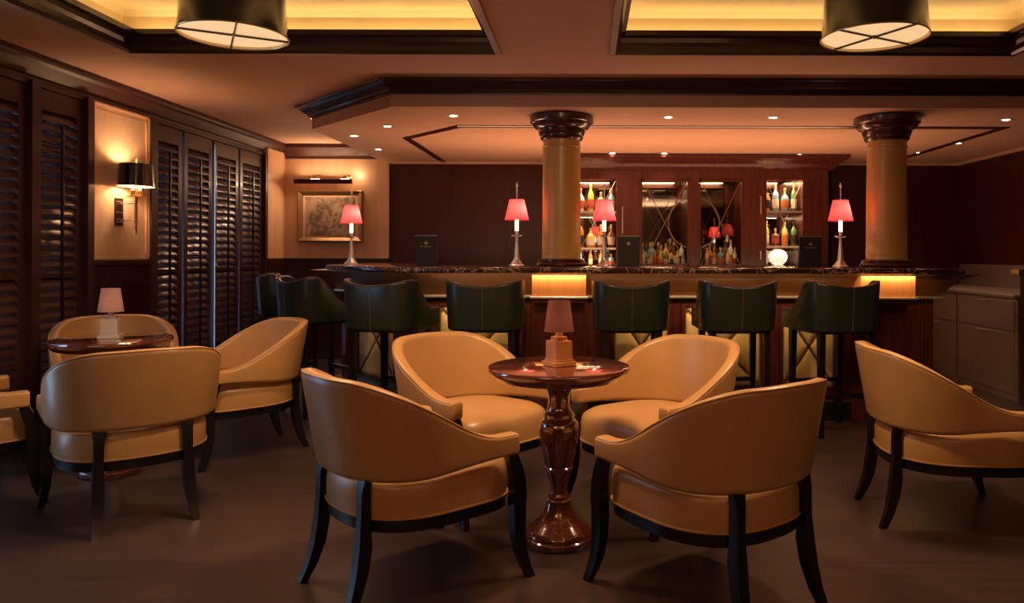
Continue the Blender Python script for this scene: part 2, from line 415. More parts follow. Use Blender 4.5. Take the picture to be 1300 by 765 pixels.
for y0, y1, z0, z1 in ((5.165, 5.845, 1.15, 1.15+e), (5.165, 5.845, 2.25, 2.25+e), (5.165, 5.165+e, 1.15, 2.26), (5.845-e, 5.845, 1.15, 2.26), (5.20, 5.81, 1.185, 1.188), (5.20, 5.81, 2.215, 2.218), (5.805, 5.81, 1.185, 2.218)):
    b.box(LW+0.05, LW+0.07 if y1-y0 < 0.02 or z1-z0 > 0.01 else LW+0.057, y0, y1, z0, z1)
struct(b.build('trim_6', M['wall']))

# shutters
def shutter(y0, y1, label):
    t = thing('louvred_shutter', label, 'shutter', (LW+0.005, (y0+y1)/2, 0.02), 0, 'shutters on the left wall')
    h = 2.22; w2 = (y1-y0)/2; X = 0.0; D = 0.04; st = 0.055
    f = MB()
    f.box(X, X+D, -w2, -w2+st, 0, h, 0.003); f.box(X, X+D, w2-st, w2, 0, h, 0.003)
    f.box(X, X+D, -w2+st, w2-st, 0, 0.14); f.box(X, X+D, -w2+st, w2-st, h-0.13, h)
    f.box(X, X+D, -w2+st, w2-st, 1.02, 1.04)
    f.build('frame', M['shutter'], t)
    l = MB(); n = 28; zz0 = 0.17; pitch = (h-0.13-0.03-zz0)/n
    for i in range(n+1):
        z = zz0+i*pitch
        ch = 0.0405; a = math.radians(61)
        # elliptical blade, top face tilted to the room
        ring = []
        for k in range(12):
            u = math.cos(2*PI*k/12)*ch; v = math.sin(2*PI*k/12)*0.0075
            ring.append((X+0.02+u*math.cos(a)+v*math.sin(a), z-u*math.sin(a)+v*math.cos(a)))
        l.rings([[Vector((x, yy, q)) for x, q in ring] for yy in (-w2+st+0.002, w2-st-0.002)])
    l.build('louvres', M['shutter'], t, smooth=True)
    r = MB(); r.box(X+0.05, X+0.066, -0.008, 0.008, 0.18, h-0.2, 0.002)
    r.build('tilt_rod', M['black_wood'], t)
    return t
pos = ['cut by the left edge, furthest from the wall lamp', 'second from the left edge', 'at the left edge of the picture', 'just left of the honey panel with the wall lamp',
       'just right of the honey panel with the wall lamp', 'second to the right of the wall lamp', 'third to the right of the wall lamp', 'nearest the corner by the framed picture']
for (y0, y1), p in list(zip(SY, pos))[1:]:
    shutter(y0, y1, 'tall dark wooden louvred shutter ' + p)
b = MB(); b.tube([(LW+0.065, 6.88, 0.1), (LW+0.065, 6.88, 2.2)], 0.006); b.lathe([(0.001, 1.075), (0.014, 1.08), (0.014, 1.10), (0.001, 1.105)], 10, LW+0.075, 6.88)
o = b.build('shutter_bolt_rod', M['silver']); o['label'] = 'thin metal bolt rod running up between the middle shutters'; o['category'] = 'rod'

# soffit over the bar
sof = [(-1.40, 5.29), (-2.33, 6.27), (-2.33, BACK), (RW, BACK), (RW, 5.29)]
so = MB().prism(sof, SOFF, CEIL-0.001).build('ceiling', M['plaster']); struct(so)
# cornice along soffit: travel so the outside is to the right
pth = [(-2.33, BACK), (-2.33, 6.27), (-1.40, 5.29), (RW, 5.29)]
zc0 = 2.335
cprof = [(0, zc0), (0.012, zc0), (0.014, zc0+0.012), (0.03, zc0+0.018), (0.035, zc0+0.03), (0.06, zc0+0.04), (0.085, zc0+0.06), (0.10, zc0+0.075), (0.125, zc0+0.08), (0.13, CEIL-0.003), (0, CEIL-0.003)]
# outside is left of this travel -> negate
struct(MB().sweep(pth, [(o, z) for o, z in cprof]).build('trim_7', M['cornice']))
gp = [(-1.64, BACK-0.02), (-1.64, 6.72), (-1.05, 6.08), (3.42, 6.08), (3.42, BACK-0.02)]  # proud dark strip, painted in place of a recessed groove's shade
struct(MB().sweep(gp, [(-0.035, SOFF+0.002), (-0.035, SOFF-0.006), (-0.02, SOFF-0.012), (0.02, SOFF-0.012), (0.035, SOFF-0.006), (0.035, SOFF+0.002)]).build('trim_8', M['mahog_dark']))
# pale bead along the back and right wall under the soffit
struct(MB().sweep([(-2.25, BACK-0.001), (RW-0.001, BACK-0.001), (RW-0.001, 5.3)], [(0, SOFF-0.03), (0.012, SOFF-0.028), (0.03, SOFF-0.006), (0.03, SOFF-0.001), (0, SOFF-0.001)]).build('trim_9', M['plaster']))
struct(MB().box(-2.2, RW, BACK-0.02, BACK, 0, 0.12).build('baseboard_back', M['mahog_dark']))
# wall panelling joints (shallow stiles) on the back wall
b = MB()
for x in (-2.24, -1.55, -0.92, 3.1, 3.7): b.box(x, x+0.006, BACK-0.006, BACK, 0.12, SOFF-0.03)
struct(b.build('trim_10', M['mahog_dark']))

# downlights
DL = [(575, 147), (848, 148), (981, 148), (1277, 150), (487, 158), (449, 173), (480, 190), (777, 194), (843, 194), (921, 196), (1014, 195), (1167, 192), (1216, 180)]
dn = ['front row of the bar ceiling, left of the first column', 'front row, right of the first column', 'front row, middle of the bar ceiling', 'front row, at the right edge of the picture',
      'on the angled corner, beside the front edge', 'on the angled corner, furthest left of all', 'behind the angled corner near the framed picture', 'back row, leftmost above the bottle cabinet',
      'back row, second above the bottle cabinet', 'back row, third above the bottle cabinet', 'back row, rightmost above the bottle cabinet', 'right of the second column, the lower of two', 'right of the second column, the upper of two']
for (px, py), d in zip(DL, dn):
    D = (SOFF-EYE)*F/(VY-py); X = (px-VX)/F*D
    if abs(D-6.08) < 0.1: D += 0.1
    t = thing('downlight', 'small round lit ceiling spotlight, ' + d, 'spotlight', (X, D, SOFF), 0, 'spotlights in the bar ceiling')
    MB().lathe([(0.028, -0.001), (0.030, -0.004), (0.042, -0.005), (0.045, -0.0005), (0.028, -0.0002)], 20, cap=False).build('bezel', M['silver'], t, smooth=True)
    MB().lathe([(0.0275, -0.0030), (0.026, -0.0050), (0.001, -0.0060)], 20).build('lamp', M['spot'], t)
    spot('downlight_beam', (0, 0, -0.02), 14, (1.0, 0.60, 0.38), 1.9, 0.8, parent=t)

# ================================================================= BAR
bar = thing('bar_counter', 'long dark mahogany bar front with angled corner and cream leather panels', 'bar', (0, 0, 0))
face = [(-2.05, 7.3), (-2.05, 6.2), (-1.25, 5.45), (2.55, 5.45), (2.55, 6.15)]
bp = [(0, 0.0), (0, 0.86), (-0.10, 0.86), (-0.10, 0.0)]
b = MB().sweep(face, [(-0.06, 0.0), (0.0, 0.0), (0.0, 0.90), (-0.06, 0.90)])
b.box(-2.05, 2.55, 5.98, 6.0, 0.0, 1.05) if False else None
# fluted strips and pilaster bodies
for x in [2.42+i*0.026 for i in range(5)]: b.lathe([(0.010, 0.16), (0.010, 0.88)], 8, x, 5.45)
b.build('front_panelling', M['mahog'], bar)
MB().sweep(face, [(-0.05, 0.0), (0.10, 0.0), (0.10, 0.135), (0.0, 0.135), (-0.05, 0.10)]).build('plinth', M['black_wood'], bar)
MB().sweep(face, [(0.095, 0.135), (0.105, 0.137), (0.105, 0.15), (0.0, 0.152), (0.0, 0.135)]).build('plinth_edge', M['brass'], bar)
# curved band under the top
MB().sweep(face, [(-0.02, 0.90), (0.03, 0.90), (0.05, 0.92), (0.08, 0.96), (0.13, 1.01), (0.19, 1.045), (0.23, 1.062), (-0.02, 1.062)]).build('cove_band', M['cove'], bar, smooth=True)
MB().sweep(face, [(0.0, 0.878), (0.055, 0.878), (0.06, 0.884), (0.06, 0.892), (0.055, 0.898), (0.0, 0.898)]).build('metal_rail', M['silver'], bar)
for cx in (-0.195, 2.12):
    b = MB(); b.box(cx-0.20, cx+0.20, 5.34, 5.46, 0.0, 0.86); b.box(cx-0.195, cx+0.195, 5.22, 5.46, 0.855, 0.885)
    b.box(cx-0.21, cx+0.21, 5.32, 5.46, 0.0, 0.16, 0.004)
    for s in (-1, 1):
        for q in (0.16, 0.185): b.box(cx+s*q-0.006, cx+s*q+0.006, 5.332, 5.35, 0.16, 0.86)
    pl = b.build('pilaster', M['mahog'], bar)
    MB().box(cx-0.205, cx+0.205, 5.19, 5.46, 0.884, 0.899, 0.003).build('pilaster_rail', M['silver'], pl)
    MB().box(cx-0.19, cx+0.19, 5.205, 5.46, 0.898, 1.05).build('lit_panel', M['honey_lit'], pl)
    area('under_top_light', (cx, 5.18, 1.058), 0.36, 0.02, 0.65, (1.0, 0.62, 0.25), rot=(math.radians(35), 0, 0))
area('bar_front_fill', (0.62, 5.185, 1.057), 3.7, 0.015, 11.0, (1.0, 0.58, 0.26), rot=(math.radians(12), 0, 0))  # added along the whole bar to brighten the leather panels and cove band
area('bar_front_fill', (-1.72, 5.66, 1.057), 1.1, 0.015, 3.5, (1.0, 0.58, 0.26), rot=(0, 0, math.radians(-48)))
def tufted(px0, px1, D=5.45, label=None, frame=None):
    xa = (px0-VX)/F*D; xb = (px1-VX)/F*D
    m = frame or Matrix.Translation((0, 0, 0))
    w = xb-xa; z0, z1 = 0.235, 0.815
    f = MB()
    for a, bb, q, r in ((-w/2-0.02, w/2+0.02, z1, z1+0.02), (-w/2-0.02, w/2+0.02, z0-0.02, z0), (-w/2-0.02, -w/2, z0, z1), (w/2, w/2+0.02, z0, z1)):
        f.box(a, bb, -0.03, 0.0, q, r)
    cx = (xa+xb)/2
    base = m if frame else Matrix.Translation((cx, D, 0))
    o = f.xf(base).build('panel_frame', M['mahog'], bar)
    # cushion with grooves along the diagonals
    g = MB(); NX, NZ = 36, 44; rows = []
    for j in range(NZ+1):
        row = []
        for i in range(NX+1):
            u = i/NX; v = j/NZ
            x = (u-0.5)*w; z = z0+v*(z1-z0)
            d = min(abs((u-0.5)-(v-0.5)), abs((u-0.5)+(v-0.5)))*0.8
            edge = min(u, 1-u, v, 1-v)
            y = -0.028*(1-math.exp(-d*30))*smooth(edge*12+0.3)-0.004
            row.append(Vector((x, y, z)))
        rows.append(row)
    g.rings(rows, cap=False, closed=False).xf(base)
    cu = g.build('leather_panel', M['cream'], bar, smooth=True, label='cream leather panel with crossed seams')
    q = MB()
    for s in (-1, 1):
        L_ = math.hypot(w, z1-z0)*0.94; a_ = math.atan2(z1-z0, w)
        q.box(-L_/2, L_/2, -0.021, -0.012, -0.008, 0.008, 0, Matrix.Translation((0, 0, (z0+z1)/2)) @ Matrix.Rotation(-s*a_, 4, 'Y'))
    q.box(-w/2+0.003, -w/2+0.021, -0.017, -0.008, z0+0.003, z1-0.003); q.box(w/2-0.021, w/2-0.003, -0.017, -0.008, z0+0.003, z1-0.003)
    q.xf(base).build('seam_band', M['seam'], cu)
    n = MB()
    for k in range(30):
        z = z0+0.012+k*(z1-z0-0.024)/29
        for s in (-1, 1): n.box(s*(w/2-0.012)-0.0045, s*(w/2-0.012)+0.0045, -0.019, -0.008, z-0.0035, z+0.0035)
    for s in (-1, 1):
        for k in range(34):
            u = -0.44+k*0.88/33
            n.box(u*w-0.0035, u*w+0.0035, -0.024, -0.018, (z0+z1)/2+s*u*(z1-z0)-0.003, (z0+z1)/2+s*u*(z1-z0)+0.003)
    n.xf(base).build('nail_heads', M['brass'], cu)
for a, b_ in ((559, 662), (780, 848), (869, 965), (993, 1059)): tufted(a, b_)
# panel on the angled corner
pa = Vector((-2.05, 6.2, 0)); pb = Vector((-1.25, 5.45, 0)); dv = (pb-pa).normalized(); ang = math.atan2(dv.y, dv.x)
for s, wpx in ((0.52, 90),):
    mid = pa.lerp(pb, s)
    tufted(0, wpx, 5.45, frame=Matrix.Translation(mid) @ Matrix.Rotation(ang, 4, 'Z'))
# foot rail
b = MB()
fr_path = [(-1.9, 5.82), (-1.33, 5.27), (2.5, 5.27)]
# marble top
slab = [(-2.15, 7.35), (-2.15, 6.10), (-1.33, 5.15), (2.635, 5.15), (2.66, 5.2), (2.66, 5.93), (-1.05, 5.93), (-1.55, 6.40), (-1.55, 7.35)]
o = MB().prism(slab, 1.063, 1.104, 0.012).build('marble_bar_top', M['marble'], smooth=True)
o['label'] = 'dark brown veined marble top running along the whole bar'; o['category'] = 'worktop'

# columns on the bar top
def column(cx, cy, label):
    t = thing('column', label, 'column', (cx, cy, 1.105), 0, 'round columns on the bar')
    H = SOFF-1.105-0.001; r = 0.148
    MB().lathe([(0.175, 0), (0.19, 0.006), (0.194, 0.018), (0.188, 0.03), (0.172, 0.034), (0.172, 0.038), (0.178, 0.042), (0.178, 0.052), (0.166, 0.058), (r, 0.06)], 48).build('base_moulding', M['mahog'], t, smooth=True)
    MB().lathe([(r, 0.058), (r, 0.09), (r-0.003, 0.092), (r-0.003, 0.096), (r, 0.098), (r-0.002, 0.5), (r-0.006, H-0.24), (r+0.001, H-0.236), (r+0.001, H-0.228), (r-0.006, H-0.224), (r-0.006, H-0.17)], 48).build('shaft', M['wall_col'], t, smooth=True)
    MB().lathe([(r-0.006, H-0.185), (0.155, H-0.18), (0.165, H-0.165), (0.165, H-0.15), (0.17, H-0.145), (0.178, H-0.12), (0.182, H-0.11), (0.182, H-0.10), (0.205, H-0.09), (0.225, H-0.065), (0.228, H-0.055), (0.24, H-0.05), (0.243, H-0.03), (0.243, H-0.008), (0.23, H)], 48).build('capital', M['mahog'], t, smooth=True)
    return t
M['wall_col'] = plain('ochre_column_lacquer', (0.60, 0.33, 0.10), 0.34, bscale=4)
column(-0.195, 5.66, 'ochre column with dark capital near the middle of the bar, between two red lamps')
column(2.29, 5.66, 'ochre column with dark capital at the right end of the bar')

# bar lamps
def bar_lamp(loc, label, first=None):
    if first: return dup(first, loc, 0, label, 'red shaded lamps on the bar')
    t = thing('bar_lamp', label, 'lamp', loc, 0, 'red shaded lamps on the bar')
    MB().lathe([(0.058, 0), (0.060, 0.006), (0.055, 0.012), (0.045, 0.016), (0.036, 0.032), (0.026, 0.045), (0.021, 0.055), (0.0205, 0.07), (0.016, 0.12), (0.012, 0.17), (0.009, 0.215), (0.009, 0.225)], 28).build('base', M['silver'], t, smooth=True)
    MB().lathe([(0.009, 0.222), (0.03, 0.226), (0.040, 0.232), (0.041, 0.236), (0.012, 0.234), (0.011, 0.262), (0.015, 0.264), (0.015, 0.268)], 24).build('drip_pan', M['silver'], t, smooth=True)
    MB().lathe([(0.0135, 0.266), (0.0135, 0.375), (0.004, 0.38)], 16).build('candle_tube', M['candle'], t, smooth=True)
    sh = MB().lathe([(0.092, 0.35), (0.056, 0.505)], 40, cap=False).build('lamp_shade', M['red_fab'], t, smooth=True)
    b = MB(); b.tube([(0.0925*math.cos(a*PI/16), 0.0925*math.sin(a*PI/16), 0.35) for a in range(32)], 0.002, 6, closed=True)
    b.build('shade_trim', M['red_fab'], sh); b = MB()
    b.tube([(0.0563*math.cos(a*PI/16), 0.0563*math.sin(a*PI/16), 0.505) for a in range(32)], 0.0015, 6, closed=True)
    b.build('shade_trim', M['red_fab'], sh)
    b = MB(); b.lathe([(0.0045, 0.38), (0.0045, 0.60), (0.009, 0.603), (0.011, 0.612), (0.009, 0.62), (0.005, 0.624), (0.004, 0.635), (0.001, 0.64)], 14)
    for k in range(3):
        a = k*2*PI/3; b.tube([(0, 0, 0.502), (0.055*math.cos(a), 0.055*math.sin(a), 0.504)], 0.0012, 6)
    b.build('finial_rod', M['silver'], t, smooth=True)
    point('bar_lamp_bulb', (0.03, 0.0, 0.43), 1.5, (1.0, 0.62, 0.38), 0.025, t)
    return t
LZ = 1.105
l0 = bar_lamp(((656-VX)/F*5.62, 5.62, LZ), 'red shaded lamp on the bar just left of the left column')
bar_lamp(((446-VX)/F*6.35, 6.35, LZ), 'red shaded lamp at the far left end of the bar, before the framed picture', l0)
bar_lamp(((767-VX)/F*5.66, 5.66, LZ), 'red shaded lamp on the bar just right of the left column', l0)
bar_lamp(((1067-VX)/F*5.60, 5.60, LZ), 'red shaded lamp on the bar just left of the right column', l0)

# menus
def menu(px, rz, label, line=0):
    D = 5.62
    t = thing('menu_card', label, 'menu', ((px-VX)/F*D, D, LZ), rz, 'menus standing on the bar')
    w, h = 0.083, 0.228
    b = MB(); b.box(-w, w, -0.003, 0.003, 0, h, 0.001)
    b.box(-w, w, -0.003, 0.003, 0, h*0.98, 0.001, Matrix.Translation((0, 0.045, 0)) @ Matrix.Rotation(0.18, 4, 'X'))
    b.build('folded_card', M['card'], t)
    MB().box(-w, w, -0.004, 0.004, h, h+0.003).build('top_edge', M['silver'], t)
    g = MB(); zc = h*0.76
    for dx, dz in ((0, 0.008), (0, -0.008), (0.008, 0), (-0.008, 0)):
        g.box(-0.0045, 0.0045, -0.001, 0.0, -0.0045, 0.0045, 0, Matrix.Translation((dx*1.15, -0.0032, zc+dz*1.15)) @ Matrix.Rotation(PI/4, 4, 'Y'))
    g.box(-0.0035, 0.0035, -0.001, 0.0, -0.0035, 0.0035, 0, Matrix.Translation((0, -0.0032, zc)) @ Matrix.Rotation(PI/4, 4, 'Y'))
    if line == 0:
        x = -0.046
        for wd in (0.005, 0.003, 0.006, 0.0, 0.004, 0.006, 0.003, 0.005, 0.006, 0.004, 0.005):
            if wd: g.box(x, x+wd, -0.0042, -0.0032, zc-0.030, zc-0.024)
            x += wd+0.0035 if wd else 0.006
    g.build('gold_emblem', M['goldink'], t)
    if line: MB().box(-w, w, -0.0035, -0.0028, h*0.60, h*0.604).build('fold_line', M['mahog'], t)
    return t
menu(541, 0.06, 'black menu with small gold emblem left of the bar, before the dark wall')
menu(798, -0.05, 'black menu with gold diamond beside the second column lamp, before the cabinet', 1)
menu(1029, 0.0, 'black menu with small gold emblem just left of the rightmost red lamp')

# ================================================================= BACK BAR CABINET
CF = 7.85; CB = 8.38
def cx(px): return (px-VX)/F*CF
cab = thing('bottle_cabinet', 'wide mahogany bottle cabinet with glazed doors and open shelves behind the bar', 'cabinet', (0, 0, 0))
b = MB()
xl, xr = -0.30, 2.59
secs = [(-0.16, cx(782)), (cx(813), cx(875)), (cx(887), cx(943)), (cx(973), cx(1019))]
zt, zb = 1.99, 1.07
b.box(xl, xr, CF, CB, 0, 1.03)
b.box(xl, xr, CF, CF+0.04, zt, 2.12)
b.box(xl, xr, CF+0.04, CB, 2.05, 2.12)
edges = [xl]+[v for s_ in secs for v in s_]+[xr]
for i in range(0, len(edges), 2):
    b.box(edges[i], edges[i+1], CF, CF+0.04, 1.03, zt)
    if 0 < i < len(edges)-2: b.box((edges[i]+edges[i+1])/2-0.012, (edges[i]+edges[i+1])/2+0.012, CF+0.04, CB, 1.03, 2.05)
b.box(xl, xl+0.03, CF, CB, 1.03, 2.1); b.box(xr-0.03, xr, CF, CB, 1.03, 2.1)
b.box(2.30, 2.32, CF+0.04, CB, 1.03, 2.05)
b.build('carcass', M['mahog'], cab)
MB().box(xl-0.02, xr+0.02, CF-0.10, CB, 1.03, 1.07, 0.005).build('counter_top', M['marble'], cab)
cp = [(0, 2.09), (0.02, 2.09), (0.025, 2.11), (0.04, 2.12), (0.06, 2.15), (0.10, 2.18), (0.14, 2.20), (0.15, 2.21), (0.15, SOFF-0.008), (0, SOFF-0.008)]
MB().sweep([(xl, CB), (xl, CF), (xr, CF), (xr, CB)], [(o_, z) for o_, z in cp]).build('crown', M['mahog'], cab)
MB().box(xl+0.03, xr-0.03, CB, CB+0.02, 1.03, 2.1).build('mirror_back', M['mirror'], cab)
for k, (a, c_) in enumerate(secs):
    if k in (1, 2):
        d = MB(); e = 0.02
        for q in ((a, c_, zt-e, zt), (a, c_, zb, zb+e), (a, a+e, zb, zt), (c_-e, c_, zb, zt)): d.box(q[0], q[1], CF-0.012, CF, q[2], q[3], 0.002)
        dr = d.build('door', M['mahog'], cab)
        MB().box(a, c_, CF+0.010, CF+0.014, zb, zt).build('door_glass', M['glass'], dr)
        l = MB(); xm = (a+c_)/2; zm = (zb+zt)/2; Y = CF+0.004
        for s in (-1, 1): l.tube([(a+0.02, Y, zm-s*(zt-zb)/2), (c_-0.02, Y, zm+s*(zt-zb)/2)], 0.004, 6)
        xc = cx(881); rr = 0.27
        pts = [(xc+rr*math.cos(t_), Y, zm+rr*math.sin(t_)) for t_ in [i*PI/40-PI/2+(PI if k == 1 else 0) for i in range(41)]]
        pts = [p for p in pts if a+0.02 < p[0] < c_-0.02]
        l.tube(pts, 0.006, 6)
        l.build('door_lattice', M['gilt'], dr)
    else:
        for zs in ((1.655, 1.265) if k == 0 else (1.665, 1.29)):
            MB().box(a, c_, CF+0.05, CB-0.01, zs-0.018, zs).build('shelf', M['steel'], cab)
            MB().box(a, c_, CF+0.045, CF+0.05, zs-0.02, zs+0.002).build('shelf_edge', M['silver'], cab)
        l = MB(); Y = CF+0.02
        for s in (-1, 1): l.tube([(a, Y, (zb+zt)/2-s*(zt-zb)/2), (c_, Y, (zb+zt)/2+s*(zt-zb)/2)], 0.0035, 6)
        l.build('lattice', M['steel'], cab)
    area('cabinet_light', ((a+c_)/2, CF+0.12, 2.04), (c_-a)*0.8, 0.06, 6.5 if k in (0, 3) else 7, (1.0, 0.66, 0.34))
    if k in (0, 3):
        for zs in (1.63, 1.235): area('cabinet_light', ((a+c_)/2, CF+0.10, zs), (c_-a)*0.8, 0.03, 2.2, (1.0, 0.68, 0.38))
for z0, z1 in ((1.62, 1.82), (1.14, 1.24)):
    for px in (965,):
        MB().tube([(cx(px), CF, z0+0.01), (cx(px), CF-0.03, z0+0.01), (cx(px), CF-0.03, z1-0.01), (cx(px), CF, z1-0.01)], 0.006, 8).build('handle', M['silver'], cab)
MB().tube([(cx(790), CF, 1.42), (cx(790), CF-0.03, 1.42), (cx(790), CF-0.03, 1.70), (cx(790), CF, 1.70)], 0.006, 8).build('handle', M['silver'], cab)

# bottles
GC = [('amber', (0.45, 0.16, 0.03), 'amber'), ('clear', (0.80, 0.80, 0.76), 'clear glass'), ('green', (0.10, 0.22, 0.08), 'green'), ('brown', (0.16, 0.06, 0.02), 'dark brown'), ('gold', (0.80, 0.48, 0.12), 'golden'), ('blue', (0.20, 0.35, 0.50), 'pale blue')]
gm = {}
for n_, c_, d_ in GC:
    m, nt, b_ = newmat('bottle_glass_'+n_); b_.inputs['Base Color'].default_value = (*c_, 1); b_.inputs['Roughness'].default_value = 0.08
    b_.inputs['Coat Weight'].default_value = 0.5; gm[n_] = m
lm = {'cream': plain('cream_label', (0.75, 0.62, 0.45), 0.6), 'white': plain('white_label', (0.80, 0.74, 0.66), 0.6), 'red': plain('red_label', (0.50, 0.07, 0.03), 0.6), 'black': plain('black_label', (0.02, 0.015, 0.015), 0.5), 'orange': plain('orange_label', (0.65, 0.22, 0.04), 0.6)}
SH = {'tall': ([(0.034, 0), (0.037, 0.006), (0.037, 0.17), (0.030, 0.195), (0.014, 0.22), (0.0125, 0.265)], 0.285, 0.0375),
      'squat': ([(0.045, 0), (0.049, 0.006), (0.049, 0.11), (0.040, 0.135), (0.016, 0.155), (0.014, 0.185)], 0.21, 0.0495),
      'taper': ([(0.030, 0), (0.034, 0.006), (0.044, 0.12), (0.036, 0.15), (0.013, 0.185), (0.012, 0.23)], 0.25, 0.042),
      'slim': ([(0.028, 0), (0.031, 0.006), (0.031, 0.18), (0.024, 0.205), (0.012, 0.235), (0.012, 0.285)], 0.30, 0.0315)}
protos = {}
def bottle(x, y, z, shape, glass, lab, where, sc_=1.0):
    key = (shape, glass, lab)
    gd = dict((a, c_) for a, b_, c_ in GC)[glass]
    label = '%s %s bottle, %s label, %s' % ({'tall': 'tall', 'squat': 'squat', 'taper': 'broad', 'slim': 'slim'}[shape], gd, lab, where)
    if key in protos:
        t = dup(protos[key], (x, y, z), random.uniform(-.3, .3), label, 'bottles in the back bar'); t.scale = (sc_,)*3; return t
    t = thing('bottle', label, 'bottle', (x, y, z), 0, 'bottles in the back bar'); t.scale = (sc_,)*3
    prof, h, r = SH[shape]
    MB().lathe(prof, 20).build('glass_body', gm[glass], t, smooth=True)
    z0 = prof[-1][1]; MB().lathe([(0.014, z0-0.03), (0.015, z0-0.028), (0.015, h-0.003), (0.012, h)], 14).build('cap', M['goldink'] if lab != 'black' else M['card'], t, smooth=True)
    lh = 0.10 if shape != 'squat' else 0.06
    if shape == 'taper': MB().lathe([(0.0375, 0.03), (0.0445, 0.115)], 20, cap=False).build('label_paper', lm[lab], t, smooth=True)
    else: MB().lathe([(r+0.0006, 0.03), (r+0.0006, 0.03+lh)], 20, cap=False).build('label_paper', lm[lab], t, smooth=True)
    protos[key] = t
    return t
keys = [(s, g, l) for s in SH for g, _, _ in GC for l in lm]
random.shuffle(keys)
ki = 0
ordn = ['first', 'second', 'third', 'fourth', 'fifth', 'sixth', 'seventh', 'eighth']
def row(a, b_, y, z, n, where, sc_=1.0, dense=False):
    global ki
    a += 0.04; b_ -= 0.045
    for i in range(n):
        x = a+(b_-a)*i/(n-1)
        s, g, l = keys[ki % len(keys)]; ki += 1
        while dense and s in ('squat', 'taper'): s, g, l = keys[ki % len(keys)]; ki += 1
        bottle(x, y+((i % 2)*0.012), z, s, g, l, '%s %s' % (ordn[i], where), sc_)
E = 0.003
CT = 1.07+E
row(secs[0][0]+0.05, secs[0][1], CF+0.17, 1.655+E, 4, 'on top shelf by left column')
row(secs[0][0]+0.05, secs[0][1], CF+0.17, 1.265+E, 4, 'on middle shelf by left column')
row(secs[0][0]+0.05, secs[0][1], CF+0.20, CT, 4, 'on counter by left column', 0.6)
row(secs[1][0]+0.02, secs[1][1]-0.01, CF+0.42, CT, 5, 'in back row, left glazed door', 1.05)
row(secs[1][0], secs[1][1], CF+0.28, CT, 6, 'in middle row, left glazed door', 0.85, True)
row(secs[1][0], secs[1][1], CF+0.15, CT, 8, 'in front row, left glazed door', 0.58, True)
row(secs[2][0]+0.02, secs[2][1]-0.01, CF+0.36, CT, 4, 'in back row, right glazed door', 0.95)
row(secs[2][0], secs[2][1], CF+0.18, CT, 6, 'in front row, right glazed door', 0.66, True)
row(secs[3][0], secs[3][1], CF+0.17, 1.665+E, 4, 'on top shelf by right column')
row(secs[3][0], secs[3][1], CF+0.17, 1.29+E, 4, 'on middle shelf by right column', 0.9)
# steel framed shelf tier inside left door for the raised bottles
# white ribbed glass bowl
t = thing('glass_dome_lamp', 'glowing white ribbed glass dome on the counter at the right of the cabinet', 'lamp', (cx(993), CF+0.18, 1.07+E))
g = MB(); pr = []
for j in range(13):
    a = j/12*PI*0.92
    pr.append((0.012+0.088*math.sin(a+0.15), 0.10-0.085*math.cos(a+0.1)))
rr = []
for r, z in pr: rr.append([Vector(((r+0.003*math.cos(12*k*2*PI/48))*math.cos(k*2*PI/48), (r+0.003*math.cos(12*k*2*PI/48))*math.sin(k*2*PI/48), z)) for k in range(48)])
g.rings(rr).build('ribbed_dome', M['white_glass'], t, smooth=True)
MB().lathe([(0.07, 0), (0.075, 0.004), (0.07, 0.012), (0.03, 0.02)], 28).build('base_ring', M['silver'], t, smooth=True)

# steel counter along the right wall
t = thing('steel_refrigerated_counter', 'brushed steel back counter with drawers and splashback at right of the bar', 'counter', (0, 0, 0))
MB().box(3.50, RW-0.02, 6.02, 8.3, 0.0, 0.84, 0.004).build('body', M['steel'], t)
MB().box(3.47, RW-0.01, 6.02, 8.3, 0.845, 0.875, 0.006).build('top', M['steel'], t)
MB().box(RW-0.06, RW-0.01, 6.02, 8.3, 0.875, 1.10, 0.004).build('splashback', M['steel'], t)
for y0, y1 in ((6.05, 6.95), (6.99, 8.2)):
    for z0, z1 in ((0.06, 0.56), (0.575, 0.82)):
        d = MB().box(3.485, 3.50, y0, y1, z0, z1, 0.003).build('drawer_front', M['steel'], t)
        MB().box(3.472, 3.486, y0+0.35, y0+0.55, z1-0.02, z1-0.008, 0.002).build('pull', M['silver'], d)
MB().box(2.60, 3.3, 8.0, 8.35, 0.0, 0.88, 0.004).build('rear_unit', M['steel'], t)
t = thing('low_partition', 'dark wooden half-height partition with brass cap at the right edge', 'partition', (0, 0, 0))
MB().box(3.51, RW-0.01, 5.92, 6.0, 0, 1.04, 0.004).build('panel', M['mahog_dark'], t)
MB().box(3.44, RW-0.01, 5.90, 6.015, 1.04, 1.085, 0.006).build('cap_rail', M['brass'], t)

# ================================================================= picture, picture light, wall sconce
t = thing('framed_picture', 'grey-brown framed print hanging on the honey wall under a brass light', 'picture', (-2.905, BACK-0.02, 1.617))
W, H = 0.365, 0.29
f = MB().sweep([(-W, -H), (W, -H), (W, H), (-W, H)], [(0, 0.0), (0, 0.075), (-0.01, 0.085), (-0.025, 0.075), (-0.045, 0.06), (-0.055, 0.045), (-0.055, 0.0)], closed=True)
f.xf(Matrix.Rotation(PI/2, 4, 'X')).build('frame', M['gilt'], t)
MB().box(-W+0.05, W-0.05, -0.045, -0.002, -H+0.05, H-0.05).build('mount', M['wall'], t)
MB().box(-W+0.085, W-0.085, -0.05, -0.044, -H+0.075, H-0.075).build('print', M['art'], t)
t = thing('picture_light', 'long brown and brass picture light on two arms above the framed print', 'light', (-2.95, BACK-0.02, 2.0))
MB().box(-0.325, 0.325, -0.17, -0.135, -0.025, 0.025, 0.005).build('lamp_bar', M['mahog_dark'], t)
